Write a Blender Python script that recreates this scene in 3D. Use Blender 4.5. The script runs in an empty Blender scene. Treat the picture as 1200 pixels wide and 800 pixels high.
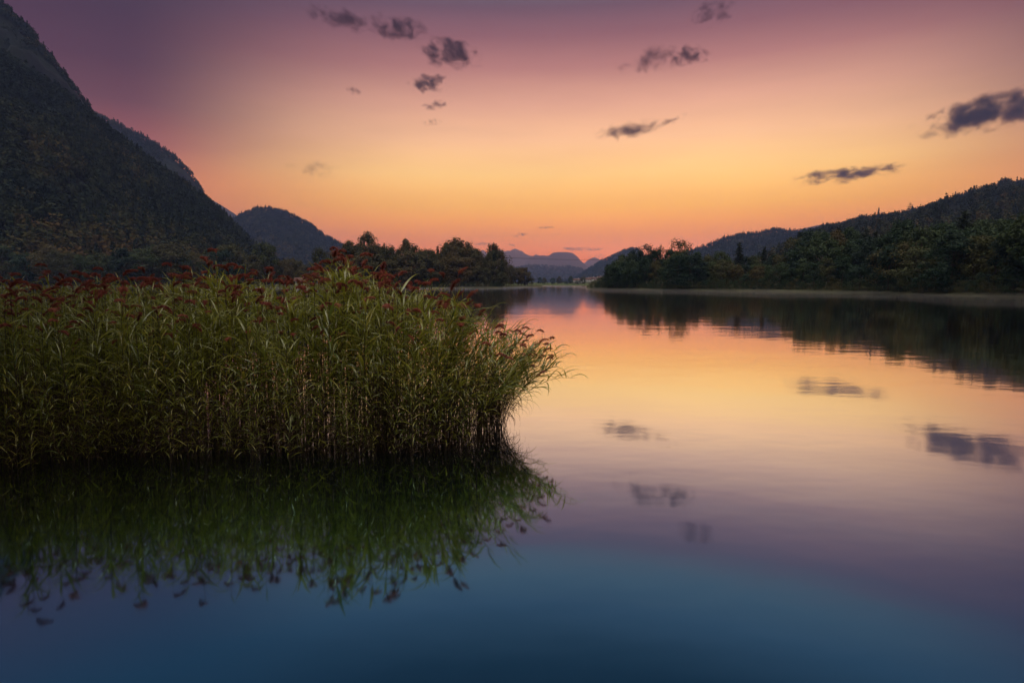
import bpy, math, random
import numpy as np
from mathutils import Vector, noise as mnoise

random.seed(11)
rng = np.random.default_rng(11)
C = bpy.context.scene.collection
scene = bpy.context.scene
R = math.radians

# ------------------------------------------------------------------ camera
F, CX, CY = 700.0, 600.0, 400.0          # focal length and centre in the photo's 1200x800 pixels
CAM_Z = 2.0
PITCH = math.atan(68.0 / F)              # looking slightly down; true horizon at y = 332
cam_d = bpy.data.cameras.new('camera')
cam_d.sensor_width = 36.0
cam_d.lens = F / 1200.0 * 36.0
cam_d.clip_start = 0.1
cam_d.clip_end = 200000.0
cam = bpy.data.objects.new('camera', cam_d)
C.objects.link(cam)
cam.location = (0, 0, CAM_Z)
cam.rotation_euler = (R(90) - PITCH, 0, 0)
scene.camera = cam
CP, SP = math.cos(PITCH), math.sin(PITCH)


def at(x, y, Y):
    """World point seen at photo pixel (x, y) at depth Y along the view's ground axis."""
    r, u = (x - CX) / F, -(y - CY) / F
    vy, vz = CP + u * SP, -SP + u * CP
    k = Y / vy
    return Vector((r * k, Y, CAM_Z + vz * k))


def lerp_pts(pts, x):
    return float(np.interp(x, [p[0] for p in pts], [p[1] for p in pts]))


# ------------------------------------------------------------------ object helpers
def mesh_np(name, verts, quads=None, tris=None, mats=(), smooth=False, attr=None, midx=None):
    me = bpy.data.meshes.new(name)
    verts = np.asarray(verts, dtype=np.float32).reshape(-1, 3)
    q = np.zeros((0, 4), int) if quads is None else np.asarray(quads, int).reshape(-1, 4)
    t = np.zeros((0, 3), int) if tris is None else np.asarray(tris, int).reshape(-1, 3)
    me.vertices.add(len(verts))
    me.vertices.foreach_set('co', verts.ravel())
    nl = q.size + t.size
    me.loops.add(nl)
    me.loops.foreach_set('vertex_index', np.concatenate([q.ravel(), t.ravel()]).astype(np.int32))
    me.polygons.add(len(q) + len(t))
    starts = np.concatenate([np.arange(len(q)) * 4, q.size + np.arange(len(t)) * 3]).astype(np.int32)
    me.polygons.foreach_set('loop_start', starts)
    if midx is not None:
        me.polygons.foreach_set('material_index', np.asarray(midx, np.int32))
    me.update(calc_edges=True)
    me.validate()
    for m in mats:
        me.materials.append(m)
    if smooth:
        me.polygons.foreach_set('use_smooth', np.ones(len(me.polygons), bool))
    if attr is not None:
        for k, v in attr.items():
            a = me.attributes.new(k, 'FLOAT', 'POINT')
            a.data.foreach_set('value', np.asarray(v, np.float32))
    return me


def link(name, data, parent=None, loc=None):
    o = bpy.data.objects.new(name, data)
    C.objects.link(o)
    if parent is not None:
        o.parent = parent
    if loc is not None:
        o.location = loc
    return o


def tag(o, label, cat, group=None, kind=None):
    o['label'] = label
    o['category'] = cat
    if group:
        o['group'] = group
    if kind:
        o['kind'] = kind
    return o


def structure(name, me, label=None):
    o = link(name, me)
    o['kind'] = 'structure'
    if label:
        tag(o, label, name.replace('_', ' '), None, 'structure')
    return o


# ------------------------------------------------------------------ material helpers
def new_mat(name):
    m = bpy.data.materials.new(name)
    m.use_nodes = True
    nt = m.node_tree
    nt.nodes.clear()
    out = nt.nodes.new('ShaderNodeOutputMaterial')
    return m, nt, out


def N(nt, typ, **kw):
    n = nt.nodes.new(typ)
    for k, v in kw.items():
        if k in n.inputs.keys():
            n.inputs[k].default_value = v
        else:
            setattr(n, k, v)
    return n


def ramp(nt, stops, fac=None, interp='LINEAR'):
    n = nt.nodes.new('ShaderNodeValToRGB')
    n.color_ramp.interpolation = interp
    el = n.color_ramp.elements
    while len(el) > 1:
        el.remove(el[-1])
    for i, (p, c) in enumerate(stops):
        e = el[0] if i == 0 else el.new(p)
        e.position = p
        e.color = (c[0], c[1], c[2], 1)
    if fac is not None:
        nt.links.new(fac, n.inputs['Fac'])
    return n


def math_n(nt, op, a, b=None, c=None, clamp=False):
    n = nt.nodes.new('ShaderNodeMath')
    n.operation = op
    n.use_clamp = clamp
    for i, v in enumerate((a, b, c)):
        if v is None:
            continue
        if isinstance(v, (int, float)):
            n.inputs[i].default_value = v
        else:
            nt.links.new(v, n.inputs[i])
    return n.outputs[0]


def srgb(r, g, b):
    def f(c):
        c /= 255.0
        return c / 12.92 if c <= 0.04045 else ((c + 0.055) / 1.055) ** 2.4
    return (f(r), f(g), f(b))


def leaf_mat(name, stops, transl=0.3, rough=0.5, noise_scale=0.25, use_attr=None, per_obj=0.6, spec=0.3):
    """Two-sided leaf surface; the hue varies over the plant and from plant to plant."""
    m, nt, out = new_mat(name)
    L = nt.links
    geo = N(nt, 'ShaderNodeNewGeometry')
    nz = N(nt, 'ShaderNodeTexNoise', Scale=noise_scale, Detail=3.0)
    L.new(geo.outputs['Position'], nz.inputs['Vector'])
    if use_attr:
        a = N(nt, 'ShaderNodeAttribute', attribute_name=use_attr)
        base = a.outputs['Fac']
    else:
        oi = N(nt, 'ShaderNodeObjectInfo')
        base = oi.outputs['Random']
    v = math_n(nt, 'MULTIPLY_ADD', base, per_obj, math_n(nt, 'MULTIPLY', nz.outputs['Fac'], 1.0 - per_obj), clamp=True)
    cr = ramp(nt, stops, v)
    p = N(nt, 'ShaderNodeBsdfPrincipled', Roughness=rough)
    p.inputs['Specular IOR Level'].default_value = spec
    L.new(cr.outputs['Color'], p.inputs['Base Color'])
    tr = N(nt, 'ShaderNodeBsdfTranslucent')
    L.new(cr.outputs['Color'], tr.inputs['Color'])
    mx = N(nt, 'ShaderNodeMixShader', Fac=transl)
    L.new(p.outputs[0], mx.inputs[1])
    L.new(tr.outputs[0], mx.inputs[2])
    L.new(mx.outputs[0], out.inputs['Surface'])
    return m


def simple_mat(name, col, rough=0.8, noise_scale=None, col2=None, spec=0.3):
    m, nt, out = new_mat(name)
    L = nt.links
    p = N(nt, 'ShaderNodeBsdfPrincipled', Roughness=rough)
    p.inputs['Specular IOR Level'].default_value = spec
    if noise_scale:
        geo = N(nt, 'ShaderNodeTexCoord')
        nz = N(nt, 'ShaderNodeTexNoise', Scale=noise_scale, Detail=6.0)
        L.new(geo.outputs['Object'], nz.inputs['Vector'])
        cr = ramp(nt, [(0.35, col), (0.65, col2)], nz.outputs['Fac'])
        L.new(cr.outputs['Color'], p.inputs['Base Color'])
    else:
        p.inputs['Base Color'].default_value = (*col, 1)
    L.new(p.outputs[0], out.inputs['Surface'])
    return m


M_bark = simple_mat('bark', (0.05, 0.035, 0.025), 0.9, 2.0, (0.09, 0.07, 0.05))
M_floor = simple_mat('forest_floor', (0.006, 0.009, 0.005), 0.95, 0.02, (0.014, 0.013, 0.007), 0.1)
M_grass = simple_mat('meadow_grass', (0.05, 0.07, 0.02), 0.9, 0.05, (0.09, 0.11, 0.035), 0.2)
M_bed = simple_mat('lake_bed', (0.03, 0.035, 0.03), 0.95, 0.01, (0.05, 0.05, 0.035), 0.1)
GREENS = [(0.18, (0.0090, 0.0255, 0.0150)), (0.4, (0.0195, 0.0450, 0.0195)), (0.6, (0.0413, 0.0638, 0.0195)), (0.78, (0.0638, 0.0638, 0.0188)), (0.92, (0.0825, 0.0525, 0.0150))]
BROWNS = [(0.15, (0.042, 0.046, 0.017)), (0.4, (0.064, 0.060, 0.021)), (0.65, (0.085, 0.068, 0.024)), (0.9, (0.11, 0.068, 0.024))]
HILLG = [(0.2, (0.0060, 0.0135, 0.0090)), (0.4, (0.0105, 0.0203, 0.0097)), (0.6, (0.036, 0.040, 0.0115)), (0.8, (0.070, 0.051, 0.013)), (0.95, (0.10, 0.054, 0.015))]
DARKG = [(0.1, (0.0075, 0.0150, 0.0090)), (0.5, (0.0128, 0.0232, 0.0112)), (0.9, (0.0240, 0.0315, 0.0120))]
M_leaf_tree = leaf_mat('broadleaf_foliage', GREENS, 0.25, 0.7, 0.35, per_obj=0.72)
M_leaf_brown = leaf_mat('turning_foliage', BROWNS, 0.25, 0.7, 0.35, per_obj=0.6)
M_needle = leaf_mat('needle_foliage', DARKG, 0.12, 0.7, 0.4, per_obj=0.5)
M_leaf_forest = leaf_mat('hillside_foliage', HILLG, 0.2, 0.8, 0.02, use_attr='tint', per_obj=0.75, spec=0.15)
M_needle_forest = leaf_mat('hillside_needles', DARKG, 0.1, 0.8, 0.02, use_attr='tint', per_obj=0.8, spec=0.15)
REED = [(0.12, (0.36, 0.22, 0.06)), (0.28, (0.35, 0.30, 0.045)), (0.46, (0.26, 0.26, 0.034)), (0.68, (0.14, 0.175, 0.03)), (0.88, (0.06, 0.095, 0.03))]
M_reed_leaf = leaf_mat('reed_leaf', REED, 0.45, 0.24, 3.0, per_obj=0.45, spec=0.9)
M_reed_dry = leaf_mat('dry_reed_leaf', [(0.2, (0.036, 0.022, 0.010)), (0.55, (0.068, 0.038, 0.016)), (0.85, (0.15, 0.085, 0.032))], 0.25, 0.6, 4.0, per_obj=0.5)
M_stem = simple_mat('reed_stem', (0.022, 0.013, 0.007), 0.6, 2.5, (0.055, 0.03, 0.013))
M_plume = leaf_mat('reed_plume', [(0.2, (0.20, 0.045, 0.032)), (0.5, (0.34, 0.085, 0.055)), (0.8, (0.48, 0.18, 0.115))], 0.45, 0.7, 9.0, per_obj=0.5)


def rock_mat():
    m, nt, out = new_mat('mountain_rock')
    L = nt.links
    geo = N(nt, 'ShaderNodeNewGeometry')
    mp = N(nt, 'ShaderNodeMapping')
    mp.inputs['Scale'].default_value = (0.03, 0.03, 0.009)
    L.new(geo.outputs['Position'], mp.inputs['Vector'])
    nz = N(nt, 'ShaderNodeTexNoise', Scale=1.0, Detail=8.0, Roughness=0.6)
    L.new(mp.outputs[0], nz.inputs['Vector'])
    n2 = N(nt, 'ShaderNodeTexNoise', Scale=0.006, Detail=5.0)
    L.new(geo.outputs['Position'], n2.inputs['Vector'])
    cr = ramp(nt, [(0.35, (0.005, 0.0045, 0.006)), (0.6, (0.009, 0.008, 0.011)), (0.78, (0.045, 0.038, 0.046))], nz.outputs['Fac'])
    mx = N(nt, 'ShaderNodeMix', data_type='RGBA')
    L.new(ramp(nt, [(0.42, (0, 0, 0)), (0.55, (1, 1, 1))], n2.outputs['Fac']).outputs['Color'], mx.inputs[0])
    L.new(cr.outputs['Color'], mx.inputs[6])
    mx.inputs[7].default_value = (0.009, 0.012, 0.007, 1)
    p = N(nt, 'ShaderNodeBsdfPrincipled', Roughness=0.95)
    p.inputs['Specular IOR Level'].default_value = 0.1
    L.new(mx.outputs[2], p.inputs['Base Color'])
    b = N(nt, 'ShaderNodeBump', Strength=0.7, Distance=6.0)
    L.new(nz.outputs['Fac'], b.inputs['Height'])
    L.new(b.outputs[0], p.inputs['Normal'])
    L.new(p.outputs[0], out.inputs['Surface'])
    return m


M_rock = rock_mat()

# ------------------------------------------------------------------ sky, sun
SUN_X = 735
sun_az = math.atan2((SUN_X - CX) / F, 1.0)     # to the right of the view axis (+Y)
SUN_E = R(1.2)
w = bpy.data.worlds.new('World')
scene.world = w
w.use_nodes = True
nt = w.node_tree
nt.nodes.clear()
L = nt.links
wout = N(nt, 'ShaderNodeOutputWorld')
tc = N(nt, 'ShaderNodeTexCoord')
nrm = N(nt, 'ShaderNodeVectorMath', operation='NORMALIZE')
L.new(tc.outputs['Generated'], nrm.inputs[0])
sep = N(nt, 'ShaderNodeSeparateXYZ')
L.new(nrm.outputs[0], sep.inputs[0])
elev = math_n(nt, 'DIVIDE', math_n(nt, 'ARCSINE', sep.outputs['Z']), R(90.0))      # 0 horizon .. 1 zenith
D = 1 / 90.0
front = ramp(nt, [
    (0.0, (2.5, 0.34, 0.02)), (2.2 * D, (2.6, 0.46, 0.0)), (4.5 * D, (2.1, 0.60, 0.0)), (7 * D, (1.6, 0.73, 0.08)),
    (10 * D, (1.42, 0.83, 0.25)), (13 * D, (1.25, 0.68, 0.34)), (16 * D, (0.94, 0.46, 0.30)), (19 * D, (0.54, 0.22, 0.195)), (21.5 * D, (0.30, 0.115, 0.138)),
    (23.6 * D, (0.165, 0.078, 0.118)), (25.2 * D, (0.12, 0.115, 0.155)), (26.8 * D, (0.09, 0.12, 0.172)), (29.5 * D, (0.050, 0.09, 0.155)), (34 * D, srgb(12, 51, 77)), (42 * D, srgb(10, 46, 76)), (55 * D, (0.06, 0.10, 0.18)),
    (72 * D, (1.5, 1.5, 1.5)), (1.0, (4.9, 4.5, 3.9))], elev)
side = ramp(nt, [
    (0.0, (0.95, 0.14, 0.03)), (4 * D, (1.1, 0.25, 0.04)), (8 * D, (0.80, 0.20, 0.065)), (11 * D, (0.40, 0.095, 0.08)), (14 * D, (0.16, 0.042, 0.06)),
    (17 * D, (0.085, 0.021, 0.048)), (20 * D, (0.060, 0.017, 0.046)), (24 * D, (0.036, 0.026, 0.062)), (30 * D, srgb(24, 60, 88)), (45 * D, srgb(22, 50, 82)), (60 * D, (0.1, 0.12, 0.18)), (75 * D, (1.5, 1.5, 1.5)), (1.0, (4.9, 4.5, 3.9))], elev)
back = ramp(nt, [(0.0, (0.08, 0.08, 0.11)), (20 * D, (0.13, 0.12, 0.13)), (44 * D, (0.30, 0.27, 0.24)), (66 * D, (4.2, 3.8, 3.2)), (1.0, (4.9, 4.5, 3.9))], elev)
# azimuth: cosine to the glow's direction (right of the view axis)
gaz = math.atan2((705 - CX) / F, 1.0)
hl = math_n(nt, 'SQRT', math_n(nt, 'MULTIPLY_ADD', sep.outputs['X'], sep.outputs['X'], math_n(nt, 'MULTIPLY', sep.outputs['Y'], sep.outputs['Y'])))
dot = math_n(nt, 'ADD', math_n(nt, 'MULTIPLY', sep.outputs['X'], math.sin(gaz)), math_n(nt, 'MULTIPLY', sep.outputs['Y'], math.cos(gaz)))
caz = math_n(nt, 'DIVIDE', dot, math_n(nt, 'MAXIMUM', hl, 1e-4))


def mapr(v, a, b, smooth=True):
    n = N(nt, 'ShaderNodeMapRange')
    n.interpolation_type = 'SMOOTHSTEP' if smooth else 'LINEAR'
    n.inputs['From Min'].default_value = a
    n.inputs['From Max'].default_value = b
    L.new(v, n.inputs['Value'])
    return n.outputs['Result']


def mixc(f, a, b):
    n = N(nt, 'ShaderNodeMix', data_type='RGBA')
    L.new(f, n.inputs[0])
    L.new(a, n.inputs[6])
    L.new(b, n.inputs[7])
    return n.outputs[2]


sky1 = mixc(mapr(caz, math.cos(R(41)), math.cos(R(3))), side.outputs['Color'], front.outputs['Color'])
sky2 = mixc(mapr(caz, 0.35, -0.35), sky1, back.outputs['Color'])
# faint large-scale unevenness of thin high cloud
mp = N(nt, 'ShaderNodeMapping')
mp.inputs['Scale'].default_value = (1.6, 1.6, 9.0)
L.new(nrm.outputs[0], mp.inputs['Vector'])
nz = N(nt, 'ShaderNodeTexNoise', Scale=1.7, Detail=5.0, Roughness=0.55)
L.new(mp.outputs[0], nz.inputs['Vector'])
mul = N(nt, 'ShaderNodeMix', data_type='RGBA', blend_type='MULTIPLY')
mul.inputs[0].default_value = 1.0
L.new(sky2, mul.inputs[6])
L.new(ramp(nt, [(0.3, (0.93, 0.91, 0.93)), (0.7, (1.06, 1.05, 1.03))], nz.outputs['Fac']).outputs['Color'], mul.inputs[7])
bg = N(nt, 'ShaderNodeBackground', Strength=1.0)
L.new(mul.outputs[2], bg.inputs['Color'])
nish = N(nt, 'ShaderNodeTexSky', sky_type='NISHITA')
nish.sun_disc = False
nish.sun_elevation = SUN_E
nish.sun_rotation = sun_az
nish.air_density = 1.3
nish.dust_density = 2.0
bg2 = N(nt, 'ShaderNodeBackground', Strength=0.015)
L.new(nish.outputs[0], bg2.inputs['Color'])
add = N(nt, 'ShaderNodeAddShader')
L.new(bg.outputs[0], add.inputs[0])
L.new(bg2.outputs[0], add.inputs[1])
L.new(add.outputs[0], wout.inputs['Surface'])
w.cycles.sampling_method = 'MANUAL'
w.cycles.sample_map_resolution = 512

sl = bpy.data.lights.new('sun', 'SUN')
sl.energy = 0.6
sl.angle = R(0.5)
sl.color = (1.0, 0.62, 0.35)
sun = link('sun', sl)
sun.rotation_euler = (R(90) - SUN_E, 0, -sun_az + R(180))   # low behind the far hills, shining towards the camera

# ------------------------------------------------------------------ terrain
def fbm(x, y, sc, seed=0.0, octv=5):
    return mnoise.fractal(Vector((x / sc + seed, y / sc - seed * 0.7, seed * 1.3)), 0.9, 2.1, octv)


class Hill:
    """A ridge: the skyline pts (photo pixels) at depth Yr(x), falling to a foot at Yf(x) and down again behind."""
    def __init__(self, pts, Yr, Yf, prof=1.0, namp=0.1, nsc=150.0, seed=1.0, lower=0.0, zfoot=0.3, ripple=0.0):
        self.pts, self.Yr, self.Yf, self.prof = pts, Yr, Yf, prof
        self.namp, self.nsc, self.seed, self.lower, self.zfoot, self.ripple = namp, nsc, seed, lower, zfoot, ripple
        self.x0, self.x1 = pts[0][0], pts[-1][0]

    def val(self, v, x):
        return lerp_pts(v, x) if isinstance(v, (list, tuple)) else v

    def surf(self, x, t):
        """t 0 foot .. 1 ridge .. 1.6 behind"""
        Yr, Yf = self.val(self.Yr, x), self.val(self.Yf, x)
        P = at(x, lerp_pts(self.pts, x), Yr)
        zr = max(P.z - self.lower, 0.5)
        zr += self.ripple * fbm(P.x, 0, self.nsc * 0.25, self.seed + 9)
        r = P.x / P.y
        if t <= 1:
            Y = Yf + (Yr - Yf) * t
            k = t ** self.prof
            z = self.zfoot + (zr - self.zfoot) * k
        else:
            Y = Yr + (Yr - Yf) * (t - 1) * 1.2
            z = zr * max(0.0, 1 - ((t - 1) / 0.6) ** 1.5)
        n = fbm(r * Y, Y, self.nsc, self.seed)
        env = min(1.0, 4 * t) * min(1.0, 4 * abs(1 - t)) if t < 1 else min(1.0, 4 * abs(1 - t))
        z += n * self.namp * zr * env
        Y += fbm(x * 3.0, t * 200, 90, self.seed + 3) * (Yr - Yf) * 0.04 * env
        return Vector((r * Y, Y, z))

    def mesh(self, name, mat, nx=140, nt_=44):
        ts = list(np.linspace(0, 1, nt_)) + [1.08, 1.2, 1.35, 1.6]
        xs = np.linspace(self.x0, self.x1, nx)
        v = [self.surf(x, t) for x in xs for t in ts]
        m = len(ts)
        q = [(i * m + j, (i + 1) * m + j, (i + 1) * m + j + 1, i * m + j + 1) for i in range(nx - 1) for j in range(m - 1)]
        return mesh_np(name, v, q, mats=(mat,), smooth=True)


H = {}
# near forested flank of the steep mountain on the left
H['flank'] = Hill([(-700, 20), (-300, 0), (-120, 20), (0, 62), (60, 100), (105, 134), (140, 162), (180, 192), (215, 216), (240, 233), (262, 252), (282, 272), (303, 291), (322, 305), (338, 320), (352, 331)],
                  [(-700, 640), (0, 640), (240, 760), (352, 900)], [(-700, 330), (0, 330), (352, 420)], 1.15, 0.10, 160, 1.0, lower=9)
# its cliffs behind and above
H['cliff'] = Hill([(-700, -250), (-300, -190), (-120, -110), (-40, -40), (0, 2), (22, 24), (45, 46), (62, 68), (84, 96), (104, 124), (116, 150), (130, 190), (150, 230)],
                  900, 640, 0.6, 0.14, 90, 2.0, lower=6, ripple=10)
H['shoulder'] = Hill([(60, 120), (100, 128), (116, 134), (132, 142), (150, 152), (165, 158), (182, 168), (205, 184), (224, 203), (236, 222), (244, 238), (256, 262), (275, 300)],
                     1700, 1100, 0.7, 0.08, 150, 3.0, lower=9)
H['far_left'] = Hill([(180, 200), (225, 224), (250, 235), (265, 244), (280, 254), (300, 266), (340, 290), (420, 320)], 4500, 3600, 1.0, 0.06, 300, 4.0)
H['knoll'] = Hill([(236, 290), (258, 266), (280, 253), (300, 244), (318, 245), (335, 248), (350, 256), (365, 264), (380, 276), (395, 284), (412, 294), (440, 308), (480, 326)],
                  2300, 1600, 0.9, 0.08, 140, 5.0, lower=8)
H['right_ridge'] = Hill([(740, 322), (780, 306), (815, 293), (850, 280), (870, 275), (886, 275), (905, 269), (930, 272), (955, 270), (1000, 272), (1060, 290)],
                        2200, 1500, 0.9, 0.08, 150, 6.0, lower=8)
H['right_hill'] = Hill([(880, 312), (915, 290), (945, 276), (965, 269), (985, 265), (1010, 258), (1030, 255), (1050, 253), (1080, 247), (1110, 236), (1150, 226), (1180, 219), (1200, 214), (1300, 192), (1500, 160), (1900, 150)],
                       [(880, 1900), (1200, 1500), (1900, 1300)], [(880, 420), (1200, 330), (1900, 260)], 0.85, 0.08, 130, 7.0, lower=7, zfoot=2.0)
H['far_right'] = Hill([(880, 300), (915, 280), (940, 268), (958, 264), (985, 261), (1005, 258), (1030, 258), (1100, 290)], 5000, 3900, 1.0, 0.05, 300, 8.0)
H['mid_hill'] = Hill([(655, 331), (672, 329), (690, 316), (705, 306), (720, 299), (733, 293.5), (742, 291.5), (748, 292.5), (756, 300), (780, 313), (830, 328)], 3300, 2500, 0.9, 0.06, 200, 9.0, lower=5)
H['low_hill'] = Hill([(560, 322), (590, 316), (610, 313), (622, 311), (640, 311.5), (655, 313), (668, 312), (680, 314.5), (695, 321), (720, 331)], 4600, 3700, 0.8, 0.05, 250, 10.0, lower=7)
H['peak_a'] = Hill([(520, 318), (545, 308), (561, 299), (564, 293), (567, 293), (571, 297), (576, 298.5), (582, 294.5), (588, 293), (593, 294.5), (599, 293), (606, 292), (611, 293.5), (615, 297), (622, 300), (629, 298), (637, 303), (650, 312), (680, 326)],
                   8300, 7000, 1.1, 0.08, 280, 11.0, ripple=22)
H['peak_b'] = Hill([(596, 325), (612, 312), (621, 302), (629, 299.5), (637, 299.5), (642, 300.5), (648, 296.5), (656, 294.8), (664, 295.2), (671, 296.8), (676, 300.5), (682, 307), (690, 314), (715, 326)],
                   7300, 6200, 1.1, 0.08, 420, 12.0, ripple=10)
H['peak_c'] = Hill([(655, 322), (680, 312), (690, 304), (697, 301), (704, 305), (725, 311), (760, 322)], 8900, 8000, 1.0, 0.05, 700, 13.0)
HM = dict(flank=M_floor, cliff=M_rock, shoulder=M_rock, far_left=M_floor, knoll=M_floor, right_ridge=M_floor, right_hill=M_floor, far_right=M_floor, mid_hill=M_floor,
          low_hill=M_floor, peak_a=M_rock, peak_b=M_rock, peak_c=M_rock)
HL = dict(flank=('hill', 'steep forested lower flank of the big mountain rising behind the reeds'),
          cliff=('mountain', 'dark rocky cliffs topping the steep mountain'),
          shoulder=('mountain', 'bluish rock shoulder stepping down behind the forested flank'),
          far_left=('mountain', 'pale blue slope glimpsed between mountain shoulder and round knoll'),
          knoll=('hill', 'rounded wooded knoll with mist at its foot'),
          right_ridge=('hill', 'blue wooded ridge behind the two pointed conifers'),
          right_hill=('hill', 'long wooded hillside climbing out of frame above the right shore'),
          far_right=('mountain', 'pale blue far ridge showing above the wooded hillside'),
          mid_hill=('hill', 'hazy wooded hill above the lakeside village'),
          low_hill=('hill', 'low hazy hill in front of the far peaks'),
          peak_a=('mountain', 'far lilac peaks with a jagged crest'),
          peak_b=('mountain', 'far lilac dome-shaped mountain'),
          peak_c=('mountain', 'faintest far peak fading into the orange sky'))
for k, h in H.items():
    structure(HL[k][0], h.mesh(HL[k][0], HM[k]), HL[k][1])

# lake bed, water, banks
def sheet(name, x0, x1, y0, y1, z, mat, nx=2, ny=2):
    v = [(x0 + (x1 - x0) * i / (nx - 1), y0 + (y1 - y0) * j / (ny - 1), z) for i in range(nx) for j in range(ny)]
    q = [(i * ny + j, (i + 1) * ny + j, (i + 1) * ny + j + 1, i * ny + j + 1) for i in range(nx - 1) for j in range(ny - 1)]
    return mesh_np(name, v, q, mats=(mat,))


structure('ground', sheet('ground', -6800, 6800, -400, 9500, -4.0, M_bed), 'dark ground under the lake and the valley')


def water_mat():
    m, nt, out = new_mat('lake_water')
    L = nt.links
    geo = N(nt, 'ShaderNodeNewGeometry')
    def wave(sx, sy, sc, det):
        mp = N(nt, 'ShaderNodeMapping')
        mp.inputs['Scale'].default_value = (sx, sy, 1)
        L.new(geo.outputs['Position'], mp.inputs['Vector'])
        n = N(nt, 'ShaderNodeTexNoise', Scale=sc, Detail=det, Roughness=0.5)
        L.new(mp.outputs[0], n.inputs['Vector'])
        return n.outputs['Fac']
    w1, w2 = wave(1.0, 1.6, 1.1, 2.0), wave(0.25, 0.5, 0.8, 2.0)
    patch = wave(0.02, 0.05, 1.0, 3.0)
    hgt = math_n(nt, 'ADD', math_n(nt, 'MULTIPLY', w1, 0.0042), math_n(nt, 'MULTIPLY', w2, 0.010))
    hgt = math_n(nt, 'MULTIPLY', hgt, ramp(nt, [(0.35, (0.25,) * 3), (0.65, (1.0,) * 3)], patch).outputs['Color'])
    b = N(nt, 'ShaderNodeBump', Strength=1.0, Distance=1.0)
    L.new(hgt, b.inputs['Height'])
    lw = N(nt, 'ShaderNodeLayerWeight', Blend=0.5)
    L.new(b.outputs[0], lw.inputs['Normal'])
    down = math_n(nt, 'SUBTRACT', 1.0, lw.outputs['Facing'])
    fr = math_n(nt, 'MAXIMUM', math_n(nt, 'MULTIPLY_ADD', math_n(nt, 'POWER', down, 2.7), -2.3, 1.0), 0.06)
    df = N(nt, 'ShaderNodeBsdfDiffuse')
    df.inputs['Color'].default_value = (0.0008, 0.006, 0.007, 1)
    gl = N(nt, 'ShaderNodeBsdfGlossy', Roughness=0.05)
    gl.distribution = 'GGX'
    L.new(ramp(nt, [(0.08, (0.96, 0.96, 0.95)), (0.22, (0.86, 0.94, 0.97)), (0.34, (0.56, 0.88, 0.98)), (0.46, (0.52, 0.86, 0.97))], down).outputs['Color'], gl.inputs['Color'])
    L.new(b.outputs[0], gl.inputs['Normal'])
    mx = N(nt, 'ShaderNodeMixShader')
    L.new(fr, mx.inputs[0])
    L.new(df.outputs[0], mx.inputs[1])
    L.new(gl.outputs[0], mx.inputs[2])
    L.new(mx.outputs[0], out.inputs['Surface'])
    return m


M_water = water_mat()
structure('lake', sheet('lake', -1500, 1500, -120, 1500, 0.0, M_water), 'still lake mirroring the orange and purple sky')

YW_R = [(684, 225), (700, 206), (800, 172), (950, 141), (1080, 108), (1200, 86), (1400, 62), (1900, 40)]
YW_L = [(-900, 250), (0, 300), (340, 285), (400, 268), (460, 264), (598, 264)]
YW_G = [(520, 330), (640, 350)]
YW_F = [(420, 620), (690, 640), (1100, 640)]


def bank(name, pts, mat, rows, ends, label, seed, nx=120):
    """Shore land: rows = (distance behind the waterline, height)."""
    x0, x1 = pts[0][0], pts[-1][0]
    v, m = [], len(rows)
    for x in np.linspace(x0, x1, nx):
        e = min(1.0, (x - x0) / ends[0] if ends[0] else 1.0, (x1 - x) / ends[1] if ends[1] else 1.0)
        e = e * e * (3 - 2 * e)
        for d, z in rows:
            Y = lerp_pts(pts, x) + d
            px = (x - CX) / F / CP * Y
            Y += 2.0 * fbm(px, d, 12, seed)
            zz = z * e if z > 0 else z
            zz += (0.06 + 0.04 * z) * fbm(px, Y, 6, seed + 5) if z > 0 else 0
            v.append((px, Y, zz - (1 - e) * 0.8))
    q = [(i * m + j, (i + 1) * m + j, (i + 1) * m + j + 1, i * m + j + 1) for i in range(nx - 1) for j in range(m - 1)]
    return structure(name, mesh_np(name, v, q, mats=(mat,), smooth=True), label)


M_bank = simple_mat('shore_bank', (0.03, 0.03, 0.016), 0.95, 0.4, (0.06, 0.06, 0.025), 0.1)
bank('shore', YW_R, M_bank, [(-3, -1.0), (0, 0.12), (1.5, 0.45), (8, 0.9), (30, 2.0), (60, 3.2), (120, 4.5)], (14, 0), 'low dark shore under the wood on the right', 21)
bank('shore', YW_L, M_bank, [(-3, -1.0), (0, 0.12), (1.5, 0.4), (8, 0.7), (30, 0.9), (80, 1.0), (300, 2.0)], (0, 7), 'low shore under the wood behind the reeds', 22)
bank('shore', YW_G, M_bank, [(-3, -1.0), (0, 0.12), (1.5, 0.4), (8, 0.7), (30, 0.9), (60, 1.0)], (0, 8), 'low point of land under the far grove', 23, 40)
bank('meadow', YW_F, M_grass, [(-4, -1.0), (0, 0.12), (3, 0.5), (30, 0.9), (100, 1.2), (300, 2.0), (900, 4.0)], (0, 0), 'flat meadow at the head of the lake', 24, 60)

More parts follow.
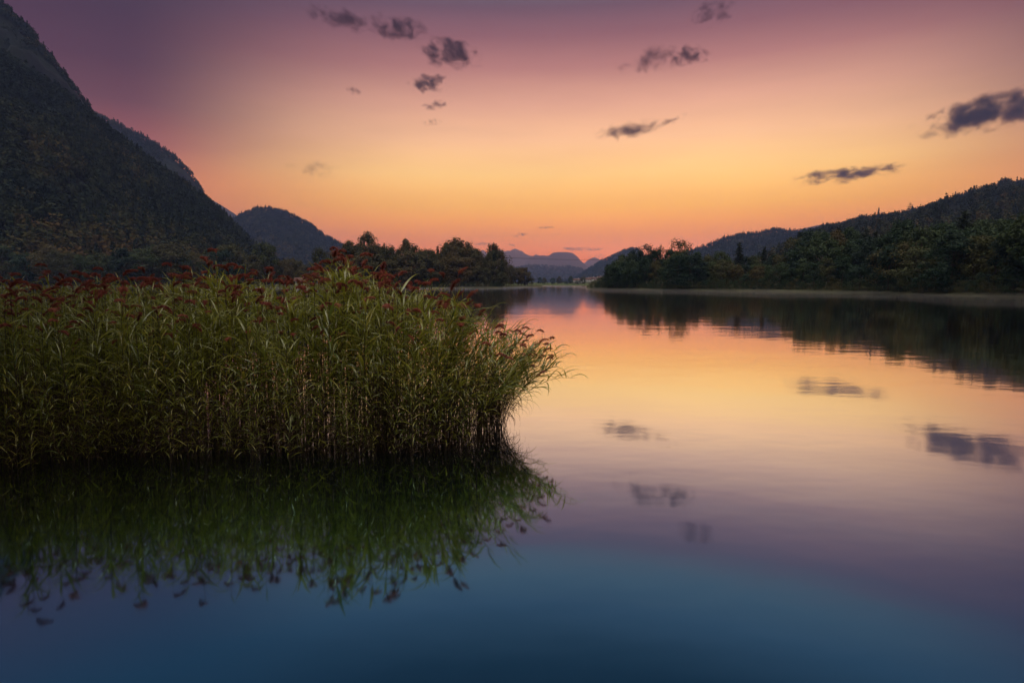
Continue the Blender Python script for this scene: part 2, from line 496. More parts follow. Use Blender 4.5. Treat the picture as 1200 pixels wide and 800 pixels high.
# ------------------------------------------------------------------ trees
def quad_cloud(cent, size, nrm_bias=None, flat=0.5):
    """One leafy quad per centre, random orientation."""
    n = len(cent)
    a = rng.normal(size=(n, 3))
    if nrm_bias is not None:
        a = a * flat + nrm_bias
    a /= np.linalg.norm(a, axis=1)[:, None] + 1e-9
    h = rng.normal(size=(n, 3))
    u = np.cross(a, h)
    u /= np.linalg.norm(u, axis=1)[:, None] + 1e-9
    v = np.cross(a, u)
    s = (size * rng.uniform(0.6, 1.3, n))[:, None]
    asp = rng.uniform(0.5, 0.9, n)[:, None]
    u, v = u * s, v * s * asp
    vs = np.stack([cent - u, cent - v * 0.9 + u * 0.15, cent + u, cent + v], axis=1).reshape(-1, 3)
    return vs, np.arange(n * 4).reshape(-1, 4)


def tube(path, rad, sides=6):
    path = [Vector(p) for p in path]
    v, q = [], []
    for i, p in enumerate(path):
        d = (path[min(i + 1, len(path) - 1)] - path[max(i - 1, 0)]).normalized()
        a = d.cross(Vector((0.31, 0.95, 0.1))).normalized()
        b = d.cross(a)
        for k in range(sides):
            t = 2 * math.pi * k / sides
            v.append(p + (a * math.cos(t) + b * math.sin(t)) * rad[i])
    for i in range(len(path) - 1):
        for k in range(sides):
            k2 = (k + 1) % sides
            q.append((i * sides + k, i * sides + k2, (i + 1) * sides + k2, (i + 1) * sides + k))
    return v, q


def join(parts):
    V, Q, o = [], [], 0
    for v, q in parts:
        v = np.asarray([tuple(p) for p in v], float) if not isinstance(v, np.ndarray) else v
        V.append(v)
        Q.append(np.asarray(q, int) + o)
        o += len(v)
    return np.concatenate(V), np.concatenate(Q)


def broadleaf(seed, height=1.0, width=0.8, nclump=34, leaves=70, trunk=0.14, airy=1.0):
    """Unit-height broadleaf tree (trunk mesh, crown mesh)."""
    r = random.Random(seed)
    parts = [tube([(0, 0, -0.02), (0.004, 0.006, 0.1), (0.012, -0.006, 0.28), (0.0, 0.01, 0.5), (0.01, 0.0, 0.78)], [0.024, 0.018, 0.014, 0.009, 0.003])]
    cl = []
    for i in range(nclump):
        t = (i + 0.5) / nclump
        z = trunk + (0.97 - trunk) * (0.06 + 0.94 * r.random() ** 0.8)
        f = (z - trunk) / (0.97 - trunk)
        env = 0.5 * width * (max(0.0, 1 - ((f - 0.36) / (0.66 if f > 0.36 else 0.46)) ** 2) ** 0.6 + 0.06)
        ang = r.uniform(0, 6.283)
        rad = env * math.sqrt(r.uniform(0.15, 1.0)) * r.uniform(0.75, 1.08)
        cl.append((rad * math.cos(ang), rad * math.sin(ang), z, r.uniform(0.06, 0.125) * (0.7 + 0.5 * width)))
    for c in cl[::4]:
        z0 = max(0.1, c[2] * 0.55)
        parts.append(tube([(0, 0, z0), (c[0] * 0.5, c[1] * 0.5, z0 + (c[2] - z0) * 0.62), (c[0] * 0.98, c[1] * 0.98, c[2])], [0.008, 0.005, 0.0015], 4))
    cents, nb = [], []
    for cx, cy, cz, cr in cl:
        d = rng.normal(size=(leaves, 3))
        d /= np.linalg.norm(d, axis=1)[:, None]
        rr = cr * rng.uniform(0.45, 1.12, leaves)[:, None] * airy
        nb.append(d * 0.8 + np.array([cx, cy, (cz - 0.45)]) / max(0.15, math.hypot(cx, cy, cz - 0.45)) * 0.6)
        cents.append(np.array([cx, cy, cz]) + d * rr * np.array([1.0, 1.0, 0.95]))
    cents = np.concatenate(cents)
    cents[:, 2] = np.maximum(cents[:, 2], 0.02)
    tv, tq = join(parts)
    cv, cq = quad_cloud(cents, 0.0195, np.concatenate(nb), 0.55)
    return mesh_np('trunk', tv, tq, mats=(M_bark,), smooth=True), mesh_np('crown', cv, cq, mats=(M_leaf_tree,))


def conifer(seed, width=0.34, ragged=0.2, base=0.06):
    r = random.Random(seed)
    parts = [tube([(0, 0, -0.02), (0, 0.003, 0.3), (0.003, 0, 0.65), (0, 0, 0.99)], [0.018, 0.013, 0.008, 0.002])]
    cents, nb = [], []
    z = base
    while z < 0.985:
        f = (z - base) / (1 - base)
        ln = 0.5 * width * ((1 - f) ** 0.8) * r.uniform(1 - ragged, 1 + ragged * 0.6) + 0.008
        for k in range(r.choice((5, 6, 7))):
            a = r.uniform(0, 6.283)
            l2 = ln * r.uniform(0.65, 1.1)
            dr = r.uniform(0.15, 0.45)
            n = max(4, int(44 * l2 / (0.5 * width)))
            for s in np.linspace(0.12, 1, n):
                zz = z - dr * l2 * s + 0.35 * l2 * s * s
                off = rng.normal(0, 0.010 + 0.018 * (1 - s), 3)
                cents.append((math.cos(a) * l2 * s + off[0], math.sin(a) * l2 * s + off[1], zz + off[2] * 0.6))
        z += r.uniform(0.018, 0.032)
    tv, tq = join(parts)
    cv, cq = quad_cloud(np.array(cents), 0.0135)
    return mesh_np('trunk', tv, tq, mats=(M_bark,), smooth=True), mesh_np('crown', cv, cq, mats=(M_needle,))


BROAD = [broadleaf(s, width=wd, nclump=nc, leaves=lv, trunk=tk) for s, wd, nc, lv, tk in
         ((1, 0.80, 52, 85, 0.06), (2, 0.92, 60, 85, 0.05), (3, 0.66, 48, 85, 0.05), (4, 0.86, 58, 80, 0.03), (5, 0.56, 44, 85, 0.06), (6, 1.0, 66, 80, 0.06))]
AIRY = [broadleaf(s, width=wd, nclump=nc, leaves=26, trunk=0.25, airy=1.15) for s, wd, nc in ((21, 0.5, 26), (22, 0.6, 30))]
BROWN = []
for tr_, cr_ in BROAD:
    c2 = cr_.copy()
    c2.materials[0] = M_leaf_brown
    BROWN.append((tr_, c2))
CONIF = [conifer(s, wd, rg) for s, wd, rg in ((11, 0.36, 0.25), (12, 0.30, 0.3), (13, 0.42, 0.35))]
SHRUB = [broadleaf(s, width=1.7, nclump=34, leaves=60, trunk=0.02) for s in (31, 32)]
PROTO = {'broad': BROAD, 'brown': BROWN, 'airy': AIRY, 'conifer': CONIF, 'shrub': SHRUB}
NAME = {'brown': 'broadleaf_tree', 'broad': 'broadleaf_tree', 'airy': 'thin_tree', 'conifer': 'conifer_tree', 'shrub': 'shrub'}
CAT = {'brown': 'tree', 'broad': 'tree', 'airy': 'tree', 'conifer': 'tree', 'shrub': 'shrub'}


def plant_tree(kind, x, ytop, Y, label, group=None, z0=None, wid=1.0, var=None):
    top = at(x, ytop, Y)
    zb = 0.4 if z0 is None else z0
    hgt = max(0.8, top.z - zb)
    tr, cr = PROTO[kind][random.randrange(len(PROTO[kind])) if var is None else var]
    e = link(NAME[kind], None, loc=(top.x, top.y, zb))
    e.scale = (hgt * wid, hgt * wid, hgt)
    e.rotation_euler = (0, 0, random.uniform(0, 6.28))
    tag(e, label, CAT[kind], group)
    link('trunk', tr, e)
    link('crown', cr, e)
    return e


def jit(a):
    return random.uniform(-a, a)


# --- right shore wood: front row, then rows behind
TOP_R1 = [(700, 329), (712, 316), (725, 308), (740, 306), (760, 305), (790, 303), (815, 305), (850, 312), (880, 316), (905, 316), (930, 312), (950, 304), (985, 306), (1020, 300), (1045, 292), (1070, 284), (1100, 282), (1150, 272), (1200, 262), (1300, 250)]
TOP_R2 = [(720, 308), (735, 300), (750, 294), (775, 297), (800, 294), (830, 299), (850, 299), (865, 308), (900, 308), (925, 296), (940, 284), (950, 274), (970, 274), (1000, 278), (1025, 272), (1050, 268), (1075, 266), (1095, 271), (1130, 266), (1165, 258), (1200, 252), (1300, 238)]
TOP_R3 = [(925, 292), (950, 270), (975, 272), (1000, 270), (1015, 267), (1040, 272), (1100, 268), (1150, 262), (1200, 256), (1300, 240)]
x = 703.0
while x < 1270:
    Y = lerp_pts(YW_R, x)
    sp = 10.5 * 206 / Y
    plant_tree('broad', x, lerp_pts(TOP_R1, x) + jit(7) * 150 / Y, Y + 7 + jit(2.5), 'dark broadleaf tree in the front row along the right waterline', 'front row of the right shore wood', 0.5, random.uniform(0.95, 1.3))
    x += sp * random.uniform(0.75, 1.25)
x = 722.0
while x < 1270:
    Y = lerp_pts(YW_R, x)
    sp = 11 * 206 / Y
    if not 858 < x < 912:
        plant_tree('broad', x, lerp_pts(TOP_R2, x) + jit(6) * 150 / Y, Y + 22 + jit(5), 'taller broadleaf tree in the second row of the right shore wood', 'second row of the right shore wood', 1.6, random.uniform(0.8, 1.15))
    x += sp * random.uniform(0.75, 1.25)
x = 935.0
while x < 1290:
    Y = lerp_pts(YW_R, x)
    plant_tree(random.choice(('broad', 'broad', 'conifer')), x, lerp_pts(TOP_R3, x) + jit(5), Y + 48 + jit(8), 'tree of the rear row topping the right shore wood', 'rear row of the right shore wood', 2.8, random.uniform(0.8, 1.0))
    x += random.uniform(10, 17)
x = 694.0
while x < 1270:
    Y = lerp_pts(YW_R, x)
    plant_tree('shrub', x, 332 + 1400 / Y * 0.5 - random.uniform(0.8, 2.6) * F / Y, Y + 2.6 + jit(1), 'low waterside shrub at the foot of the right shore wood', 'shrubs along the right waterline', 0.2)
    x += 3.6 * 206 / Y * random.uniform(0.7, 1.6)
# the terrace with the two pointed conifers
for x in range(850, 930, 8):
    plant_tree('broad', x + jit(3), 312 + jit(3), lerp_pts(YW_R, x) + 34 + jit(5), 'bushy tree on the terrace below the two pointed conifers', 'trees on the terrace below the conifers', 2.0, 1.3)
for x in (852, 876, 884, 906, 918):
    plant_tree('broad', x, 300 + jit(2), lerp_pts(YW_R, x) + 70, 'rounded tree flanking the two pointed conifers', 'trees flanking the conifers', 3.2, 0.9)
plant_tree('conifer', 867, 284, 228, 'tall pointed conifer with broad skirt above the terrace, the bigger of two', None, 3.2, 1.25, 2)
plant_tree('conifer', 896, 289, 226, 'slimmer pointed conifer right of the bigger one above the terrace', None, 3.2, 1.1, 0)
plant_tree('airy', 757, 286, 205, 'thin sparse-crowned tree with see-through top at the tip of the wooded spit', None, 1.2, 1.0, 0)
plant_tree('airy', 775, 288, 206, 'spindly bare-topped sapling beside the thin tree on the spit', None, 1.2, 0.55, 0)
plant_tree('airy', 793, 282, 205, 'tall open-crowned tree with forked top rising above the spit wood', None, 1.2, 1.0, 1)
plant_tree('airy', 801, 281, 208, 'open-crowned tree leaning over beside the fork-topped one', None, 1.2, 0.8, 0)
plant_tree('conifer', 712, 309, 208, 'small dark conifer nearest the tip of the wooded spit', None, 0.7, 1.25, 1)
plant_tree('conifer', 724, 311, 204, 'second small conifer from the tip of the wooded spit', None, 0.7, 1.2, 0)
plant_tree('conifer', 1131, 247, 135, 'big dark conifer standing above the round crowns near the right edge', None, 2.6, 1.35, 2)
plant_tree('conifer', 1030, 243, 1450, 'lone spire conifer breaking the skyline of the right hillside', None, 158, 1.1, 0)
plant_tree('airy', 1067, 238, 1450, 'open-crowned tree on the right hillside skyline, right of the spire conifer', None, 165, 0.8, 1)
plant_tree('conifer', 1051, 247, 1450, 'smallest skyline conifer between the spire and the open-crowned tree', None, 165, 1.0, 1)

# --- left wood beside the water
TOP_L = [(392, 297), (403, 287), (415, 283), (428, 282), (436, 288), (450, 290), (462, 292), (473, 288), (484, 287), (492, 292), (505, 298), (515, 296), (524, 288), (533, 285), (545, 287), (556, 293), (568, 297), (580, 297), (590, 303), (597, 312)]
x = 395.0
while x < 594:
    plant_tree('brown', x, lerp_pts(TOP_L, x) + random.gauss(1, 4), 284 + jit(8), 'brown-green broadleaf tree in the wood behind the reeds', 'wood on the shore behind the reeds', 0.8, random.uniform(0.6, 0.95))
    x += random.uniform(4.5, 8)
x = 398.0
while x < 593:
    plant_tree('brown', x, lerp_pts(TOP_L, x) + 12 + jit(7), 272 + jit(3), 'lower leafy tree fronting the wood behind the reeds', 'front trees of the wood behind the reeds', 0.6, random.uniform(1.0, 1.3))
    x += random.uniform(7, 11)
x = 400.0
while x < 596:
    plant_tree('shrub', x, 331 + jit(2), 266, 'low shrub on the bank under the wood behind the reeds', 'shrubs under the wood behind the reeds', 0.2)
    x += random.uniform(4, 7)
plant_tree('brown', 530, 282, 290, 'tallest tree of the wood behind the reeds, with a broken airy crown', None, 0.8, 0.8, 0)
plant_tree('airy', 520, 287, 288, 'open-crowned tree leaning against the tallest tree of the wood', None, 0.8, 0.9, 1)
plant_tree('conifer', 513, 287, 300, 'narrow dark conifer in the gap left of the tallest tree', None, 0.8, 0.7, 1)
plant_tree('conifer', 450, 285, 300, 'pointed conifer tip poking out of the wood behind the reeds', None, 0.8, 0.8, 0)
plant_tree('conifer', 579, 296, 276, 'dark spruce near the lakeward end of the wood, taller of two', None, 0.6, 0.9, 0)
plant_tree('conifer', 588, 304, 274, 'shorter spruce closing the lakeward end of the wood', None, 0.6, 0.9, 2)
plant_tree('brown', 375, 292, 262, 'lone round brown-green tree on the grassy shore left of the wood', None, 0.5, 0.72, 1)
for x, yt in ((331, 306), (340, 303), (349, 306), (357, 311), (391, 301)):
    plant_tree('brown', x, yt, 330 + jit(10), 'dim tree standing behind the lone round tree', 'dim trees behind the lone tree', 1.0, 0.95)
# --- grove on the next point
x = 594.0
while x < 622:
    plant_tree('brown', x, 313 + max(0, x - 612) * 0.6 + jit(1.5), 356 + jit(6), 'hazy tree in the small grove beyond the wood', 'grove on the next point', 0.6, 1.0)
    x += random.uniform(3, 5)
# --- head of the lake
for x, yt, wd in ((633, 325, 1.1), (638, 325.5, 1.0), (648, 325.5, 1.1), (655, 324, 0.9), (669, 323.5, 0.8), (683, 324.5, 1.2), (676, 328, 1.5), (663, 329.5, 1.8)):
    plant_tree('broad', x, yt, 690 + jit(25), 'tiny tree on the meadow at the head of the lake', 'trees at the head of the lake', 0.9, wd)
x = 624.0
while x < 705:
    plant_tree('shrub', x, 331 + jit(0.7), 650 + jit(8), 'tiny bush along the far waterline at the head of the lake', 'bushes at the head of the lake', 0.4)
    x += random.uniform(4, 8)
# --- trees at the mountain foot, seen over the reeds
TOP_F = [(-60, 290), (0, 300), (40, 305), (60, 298), (90, 300), (120, 296), (165, 288), (180, 284), (200, 290), (215, 295), (235, 302), (260, 302), (285, 300), (310, 303), (330, 308)]
x = -50.0
while x < 335:
    plant_tree('brown' if random.random() < 0.5 else 'broad', x, lerp_pts(TOP_F, x) + random.gauss(0, 6), 318 + jit(14), 'olive tree at the mountain foot seen over the reeds', 'trees at the mountain foot', 1.0, random.uniform(0.85, 1.3))
    x += random.uniform(10, 19)

# --- bank and trees added out of view on the left, to shade the reeds
bv_ = []
for i in range(16):
    for j in range(16):
        X_, Y_ = -5.2 - i * 0.9, -9 + j * 0.95
        bv_.append((X_, Y_, -0.9 + 1.4 * min(1, i / 3.0) + 0.12 * fbm(X_, Y_, 2.0, 33) - 0.9 * max(0, (Y_ - 3.5) / 2)))
structure('shore', mesh_np('shore', bv_, [(i * 16 + j, i * 16 + j + 1, (i + 1) * 16 + j + 1, (i + 1) * 16 + j) for i in range(15) for j in range(15)], mats=(M_bank,), smooth=True), 'unseen grassy bank left of the reed bed, added under the shading trees')
SHADE_TREE = broadleaf(77, width=0.88, nclump=80, leaves=90, trunk=0.52)  # high-crowned tree kept out of view, added to darken the left reeds
for X_, Y_, h_, lb in ((-9.9, 5.8, 12.5, 'tall unseen tree on the near bank, added so its crown shades the left end of the reeds'), (-8.6, 1.6, 12.5, 'second tall unseen tree on the near bank, farther from the reeds, added to shade them')):
    e = link('broadleaf_tree', None, loc=(X_, Y_, 0.2))
    e.scale = (h_, h_, h_)
    tag(e, lb, 'tree', None)
    link('trunk', SHADE_TREE[0], e)
    link('crown', SHADE_TREE[1], e)

# ------------------------------------------------------------------ hillside woods (too many to count)
def low_broad(n=64, sz=0.115):
    d = rng.normal(size=(n, 3))
    d /= np.linalg.norm(d, axis=1)[:, None]
    d[:, 2] = np.abs(d[:, 2]) * 1.0 - 0.35 * (rng.random(n) < 0.4)
    lump = 1 + 0.22 * np.sin(d[:, 0] * 5 + d[:, 1] * 4 + rng.uniform(0, 6))
    c = d * rng.uniform(0.72, 1.05, n)[:, None] * lump[:, None] * np.array([0.40, 0.40, 0.50]) + np.array([0, 0, 0.47])
    return quad_cloud(c, sz, d, 0.4)


def low_conifer(n=60):
    z = rng.uniform(0.08, 1, n) ** 0.8
    a = rng.uniform(0, 6.283, n)
    rr = 0.19 * (1 - z) ** 0.85 * rng.uniform(0.6, 1.15, n) + 0.004
    d = np.stack([np.cos(a), np.sin(a), 0.7 + 0 * a], 1)
    c = np.stack([np.cos(a) * rr, np.sin(a) * rr, z], 1)
    return quad_cloud(c, 0.062, d, 0.6)


LB = [low_broad() for _ in range(8)]
LBF = [low_broad(125, 0.075) for _ in range(8)]
LC = [low_conifer() for _ in range(6)]


def forest(hill, n, hgt, conif, label, t0=0.0, t1=1.0, x0=None, x1=None, keep=None, tp=0.8, fine=False):
    V, tint, mi = [], [], []
    x0 = hill.x0 if x0 is None else x0
    x1 = hill.x1 if x1 is None else x1
    for i in range(n):
        x = random.uniform(x0, x1)
        t = t0 + (t1 - t0) * random.random() ** tp
        if i % 7 == 0 and t1 >= 1:
            t = random.uniform(0.96, 1.01)
        P = hill.surf(x, t)
        if keep and not keep(x, t, P):
            continue
        isc = random.random() < conif + 0.5 * fbm(P.x, P.y, 120, 40)
        s = hgt * random.uniform(0.65, 1.25) * (1.15 if isc else 0.9)
        v = (random.choice(LC) if isc else random.choice(LBF if fine else LB))[0]
        a = random.uniform(0, 6.283)
        ca, sa = math.cos(a), math.sin(a)
        w_ = s * random.uniform(0.85, 1.2)
        vv = np.empty_like(v)
        vv[:, 0] = (v[:, 0] * ca - v[:, 1] * sa) * w_ + P.x
        vv[:, 1] = (v[:, 0] * sa + v[:, 1] * ca) * w_ + P.y
        vv[:, 2] = v[:, 2] * s + P.z - 0.06 * s
        V.append(vv)
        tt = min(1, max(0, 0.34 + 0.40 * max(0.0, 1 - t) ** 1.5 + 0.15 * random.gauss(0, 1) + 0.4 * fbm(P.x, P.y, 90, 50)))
        tint.append(np.full(len(v), tt))
        mi.append(np.full(len(v) // 4, 1 if isc else 0))
    V = np.concatenate(V)
    me = mesh_np('forest', V, np.arange(len(V)).reshape(-1, 4), mats=(M_leaf_forest, M_needle_forest), attr={'tint': np.concatenate(tint)}, midx=np.concatenate(mi))
    o = link('forest', me)
    tag(o, label, 'forest', None, 'stuff')
    return o


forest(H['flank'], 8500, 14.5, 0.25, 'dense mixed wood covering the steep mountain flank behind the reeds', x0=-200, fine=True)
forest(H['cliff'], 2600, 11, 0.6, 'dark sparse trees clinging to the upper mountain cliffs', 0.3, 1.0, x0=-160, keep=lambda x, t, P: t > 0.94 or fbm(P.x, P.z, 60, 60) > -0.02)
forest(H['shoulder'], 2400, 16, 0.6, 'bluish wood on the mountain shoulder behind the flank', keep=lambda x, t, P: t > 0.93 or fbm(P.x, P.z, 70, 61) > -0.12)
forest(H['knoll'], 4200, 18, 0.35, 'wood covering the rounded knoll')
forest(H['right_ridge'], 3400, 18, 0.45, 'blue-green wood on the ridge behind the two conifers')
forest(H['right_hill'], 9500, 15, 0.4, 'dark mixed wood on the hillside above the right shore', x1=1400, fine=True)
forest(H['mid_hill'], 2000, 18, 0.3, 'hazy wood on the hill above the village')
forest(H['low_hill'], 1600, 20, 0.3, 'hazy wood on the low hill before the far peaks')

# ------------------------------------------------------------------ village, hut, power line
M_white = simple_mat('render_wall', (0.62, 0.58, 0.54), 0.8, 0.8, (0.7, 0.66, 0.62))
M_roof = simple_mat('roof_tile', (0.10, 0.05, 0.04), 0.8, 1.5, (0.14, 0.075, 0.06))
M_glass = simple_mat('window_glass', (0.02, 0.025, 0.03), 0.1, spec=0.6)
M_metal = simple_mat('galvanised_steel', (0.12, 0.12, 0.12), 0.5)
M_cable = simple_mat('cable', (0.03, 0.03, 0.03), 0.6)


def box(x0, x1, y0, y1, z0, z1):
    v = [(x0, y0, z0), (x1, y0, z0), (x1, y1, z0), (x0, y1, z0), (x0, y0, z1), (x1, y0, z1), (x1, y1, z1), (x0, y1, z1)]
    return v, [(0, 3, 2, 1), (4, 5, 6, 7), (0, 1, 5, 4), (1, 2, 6, 5), (2, 3, 7, 6), (3, 0, 4, 7)]


def house(x, y, Y, wdt, dep, hgt, rot, label, group):
    P = at(x, y, Y)
    e = link('house', None, loc=P)
    e.rotation_euler = (0, 0, rot)
    tag(e, label, 'house', group)
    a, b, h = wdt / 2, dep / 2, hgt
    v, q = box(-a, a, -b, b, -0.8, h)
    rh = 0.32 * dep
    v += [(-a, 0, h + rh), (a, 0, h + rh)]
    link('wall', mesh_np('wall', v, q, [(4, 7, 8), (5, 9, 6)], mats=(M_white,)), e)
    o, th = 0.6, 0.25
    rv, rq = [], []
    for s in (-1, 1):
        k = len(rv)
        for zz in (0.02, th):
            rv += [(-a - o, s * (b + o), h - o * rh / b + zz), (a + o, s * (b + o), h - o * rh / b + zz), (a + o, 0, h + rh + zz), (-a - o, 0, h + rh + zz)]
        rq += [(k, k + 1, k + 2, k + 3), (k + 4, k + 5, k + 6, k + 7), (k, k + 1, k + 5, k + 4), (k + 1, k + 2, k + 6, k + 5), (k + 3, k, k + 4, k + 7)]
    rf = link('roof', mesh_np('roof', rv, rq, mats=(M_roof,)), e)
    cv, cq = box(a * 0.3, a * 0.3 + 0.7, 0.3, 1.0, h + rh * 0.6, h + rh + 1.0)
    link('chimney', mesh_np('chimney', cv, cq, mats=(M_white,)), rf)
    nwin = max(2, int(wdt / 3))
    for i in range(nwin):
        wx = -a + wdt * (i + 0.5) / nwin
        for wz in ([h * 0.25, h * 0.68] if h > 4 else [h * 0.4]):
            wv, wq = box(wx - 0.5, wx + 0.5, -b - 0.05, -b + 0.02, wz, wz + 1.2)
            link('window', mesh_np('window', wv, wq, mats=(M_glass,)), e)
    return e


gv = 'village houses under the hazy hill'
house(688, 331.2, 980, 12, 9, 5, 0.15, 'leftmost pale house of the lakeside village, with long roof', gv)
house(694, 330.2, 1020, 10, 9, 5, -0.3, 'second pale village house from the left, turned gable to the lake', gv)
house(699, 331.4, 970, 11, 9, 5.5, 0.1, 'tall white village house nearest the wooded spit', gv)
house(703, 329.4, 1080, 13, 10, 5, 0.4, 'highest village house behind the white one', gv)
house(676, 331.5, 960, 16, 9, 4, 0.0, 'long low barn-like village building among far trees', gv)
house(353, 334.5, 300, 5.2, 4.2, 2.4, 0.2, 'small white hut on the grassy shore left of the lone tree', None)


def pylon(x, ytop, Y, label):
    P = at(x, ytop, Y)
    h = P.z - 0.5
    e = link('power_pylon', None, loc=(P.x, P.y, 0.5))
    tag(e, label, 'pylon', 'pylons of the valley power line')
    parts = []
    for sx in (-1, 1):
        for sy in (-1, 1):
            parts.append(tube([(sx * 1.6, sy * 1.6, -0.3), (sx * 0.5, sy * 0.5, h * 0.7), (0, 0, h)], [0.13, 0.1, 0.07], 4))
    for i in range(9):
        z0, z1 = h * 0.9 * i / 9, h * 0.9 * (i + 1) / 9
        f0, f1 = 1.6 - 1.45 * i / 9, 1.6 - 1.45 * (i + 1) / 9
        for (ax, ay, bx, by) in ((-1, -1, 1, -1), (1, -1, 1, 1), (1, 1, -1, 1), (-1, 1, -1, -1)):
            parts.append(tube([(ax * f0, ay * f0, z0), (bx * f1, by * f1, z1)], [0.05, 0.05], 4))
    v, q = join(parts)
    link('mast', mesh_np('mast', v, q, mats=(M_metal,)), e)
    for z in (h * 0.86, h * 0.96):
        v, q = join([tube([(-3.2, 0, z), (3.2, 0, z)], [0.12, 0.12], 4), tube([(-3.2, 0, z), (0, 0, z + 1.0), (3.2, 0, z)], [0.06, 0.06, 0.06], 4)])
        link('crossarm', mesh_np('crossarm', v, q, mats=(M_metal,)), e)
    return Vector((P.x, P.y, P.z - h * 0.1))


pa = pylon(504, 292, 330, 'lattice power pylon poking above the wood behind the reeds')
pb = pylon(770, 299, 520, 'lattice power pylon hidden in the spit wood')
for dx, lb in ((-3.0, 'thin overhead power cable sagging before the far peaks, nearer strand'), (3.0, 'thin overhead power cable sagging before the far peaks, farther strand')):
    pts = []
    for i in range(41):
        t = i / 40
        p = pa.lerp(pb, t) + Vector((dx * 0.0, dx, 0))
        p.z -= 7.0 * 4 * t * (1 - t) * 0.35
        pts.append(p)
    v, q = tube(pts, [0.045] * 41, 5)
    tag(link('power_cable', mesh_np('power_cable', v, q, mats=(M_cable,))), lb, 'cable', 'cables of the valley power line')

# ------------------------------------------------------------------ reeds
def leaf_strip(base, az, length, width, elev0, droop, segs=7, twist=0.0):
    """Long lanceolate leaf: rises at elev0, arches over under its weight."""
    p = Vector(base)
    v = []
    el = elev0
    ds = length / segs
    side0 = Vector((-math.sin(az), math.cos(az), 0))
    for i in range(segs + 1):
        s = i / segs
        d = Vector((math.cos(az) * math.cos(el), math.sin(az) * math.cos(el), math.sin(el)))
        wv = width * (0.35 + 2.3 * s if s < 0.28 else (1 - ((s - 0.28) / 0.72) ** 1.5)) * 0.5
        wv = max(wv, 0.0006)
        up = side0.cross(d)
        tw = twist * s
        sd = side0 * math.cos(tw) + up * math.sin(tw)
        nn = sd.cross(d)
        v += [p + sd * wv + nn * wv * 0.35, p.copy(), p - sd * wv + nn * wv * 0.35]
        p = p + d * ds
        el -= droop * ds / length * (0.35 + 1.6 * s)
    q = []
    for i in range(segs):
        a = i * 3
        q += [(a, a + 1, a + 4, a + 3), (a + 1, a + 2, a + 5, a + 4)]
    return v, q


def make_reed(seed, plume, lean, height=2.0, shoot=False):
    """Meshes of one reed: stem, green leaves, dry lower leaves, plume; lean = sideways reach of the top (along +X)."""
    r = random.Random(seed)
    n = 9
    bend = r.uniform(-0.05, 0.05)
    path = []
    for i in range(n):
        t = i / (n - 1)
        path.append(Vector((lean * t ** 1.7, bend * math.sin(t * 3), height * (t - 0.22 * min(1.4, abs(lean)) * t ** 3))))
    path[0].z = -0.12
    stem = tube(path, [0.0052 - 0.0030 * i / (n - 1) for i in range(n)], 5)

    def pos(t):
        f = t * (n - 1)
        i = min(int(f), n - 2)
        return path[i].lerp(path[i + 1], f - i)
    leaves, dry = [], []
    nl = r.randint(18, 24)
    t_low = 0.12 if shoot else 0.15
    t_top = 0.9 if plume else 0.98
    big = 1.45 if (not plume and not shoot and seed % 2) else 1.0
    az = r.uniform(0, 6.28)
    for k in range(nl):
        t = t_low + (t_top - t_low) * (k + r.uniform(-0.3, 0.3)) / nl
        az += math.pi + r.uniform(-0.9, 0.9)
        a2 = az
        if lean > 0.2 and r.random() < 0.75:
            a2 = r.gauss(0, 0.8)
        ln = big * r.uniform(0.24, 0.46) * (1.0 - 0.35 * max(0, t - 0.8) / 0.2)
        L_ = leaf_strip(pos(t), a2, ln, big * r.uniform(0.017, 0.027), r.uniform(0.35, 1.15), r.uniform(0.7, 2.6) * (1.25 - 0.5 * t), twist=r.uniform(-1.0, 1.0))
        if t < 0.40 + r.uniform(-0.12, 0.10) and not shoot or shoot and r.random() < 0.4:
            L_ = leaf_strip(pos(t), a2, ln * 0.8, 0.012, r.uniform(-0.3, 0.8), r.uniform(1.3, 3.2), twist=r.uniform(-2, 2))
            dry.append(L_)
        else:
            leaves.append(L_)
    if not dry:
        dry.append(leaf_strip(pos(0.2), az, 0.3, 0.011, 0.2, 2.5))
    # top spear leaf
    leaves.append(leaf_strip(pos(t_top), r.uniform(0, 6.28), r.uniform(0.14, 0.30), 0.013, r.uniform(0.8, 1.35), r.uniform(0.3, 1.3)))
    out = {'stem': join([stem]), 'leaves': join(leaves), 'dry_leaves': join(dry)}
    if plume:
        pa_, pr = r.uniform(0, 6.28), []
        if lean > 0.2:
            pa_ = r.gauss(0, 0.6)
        ln = r.uniform(0.16, 0.24)
        ax = []
        el = r.uniform(1.2, 1.55)
        p = pos(1.0)
        m = 12
        dr = r.uniform(0.9, 3.0)
        for i in range(m + 1):
            ax.append((p.copy(), el))
            d = Vector((math.cos(pa_) * math.cos(el), math.sin(pa_) * math.cos(el), math.sin(el)))
            p = p + d * ln / m
            el -= dr / m
        pr.append(tube([a[0] for a in ax], [0.0024 - 0.0016 * i / m for i in range(m + 1)], 4))
        for i in range(1, m + 1):
            t = i / m
            for k in range(22):
                bl = ln * (0.24 * math.sin(math.pi * min(1, 0.25 + 0.75 * t)) + 0.14) * r.uniform(0.6, 1.2)
                ba = pa_ + r.gauss(0, 0.85)
                pr.append(leaf_strip(ax[i][0], ba, bl, r.uniform(0.0035, 0.006), max(-0.9, ax[i][1] - 0.15) + r.uniform(-0.45, 0.25), r.uniform(1.2, 3.0), segs=3, twist=r.uniform(-2, 2)))
        out['plume'] = join(pr)
    return out


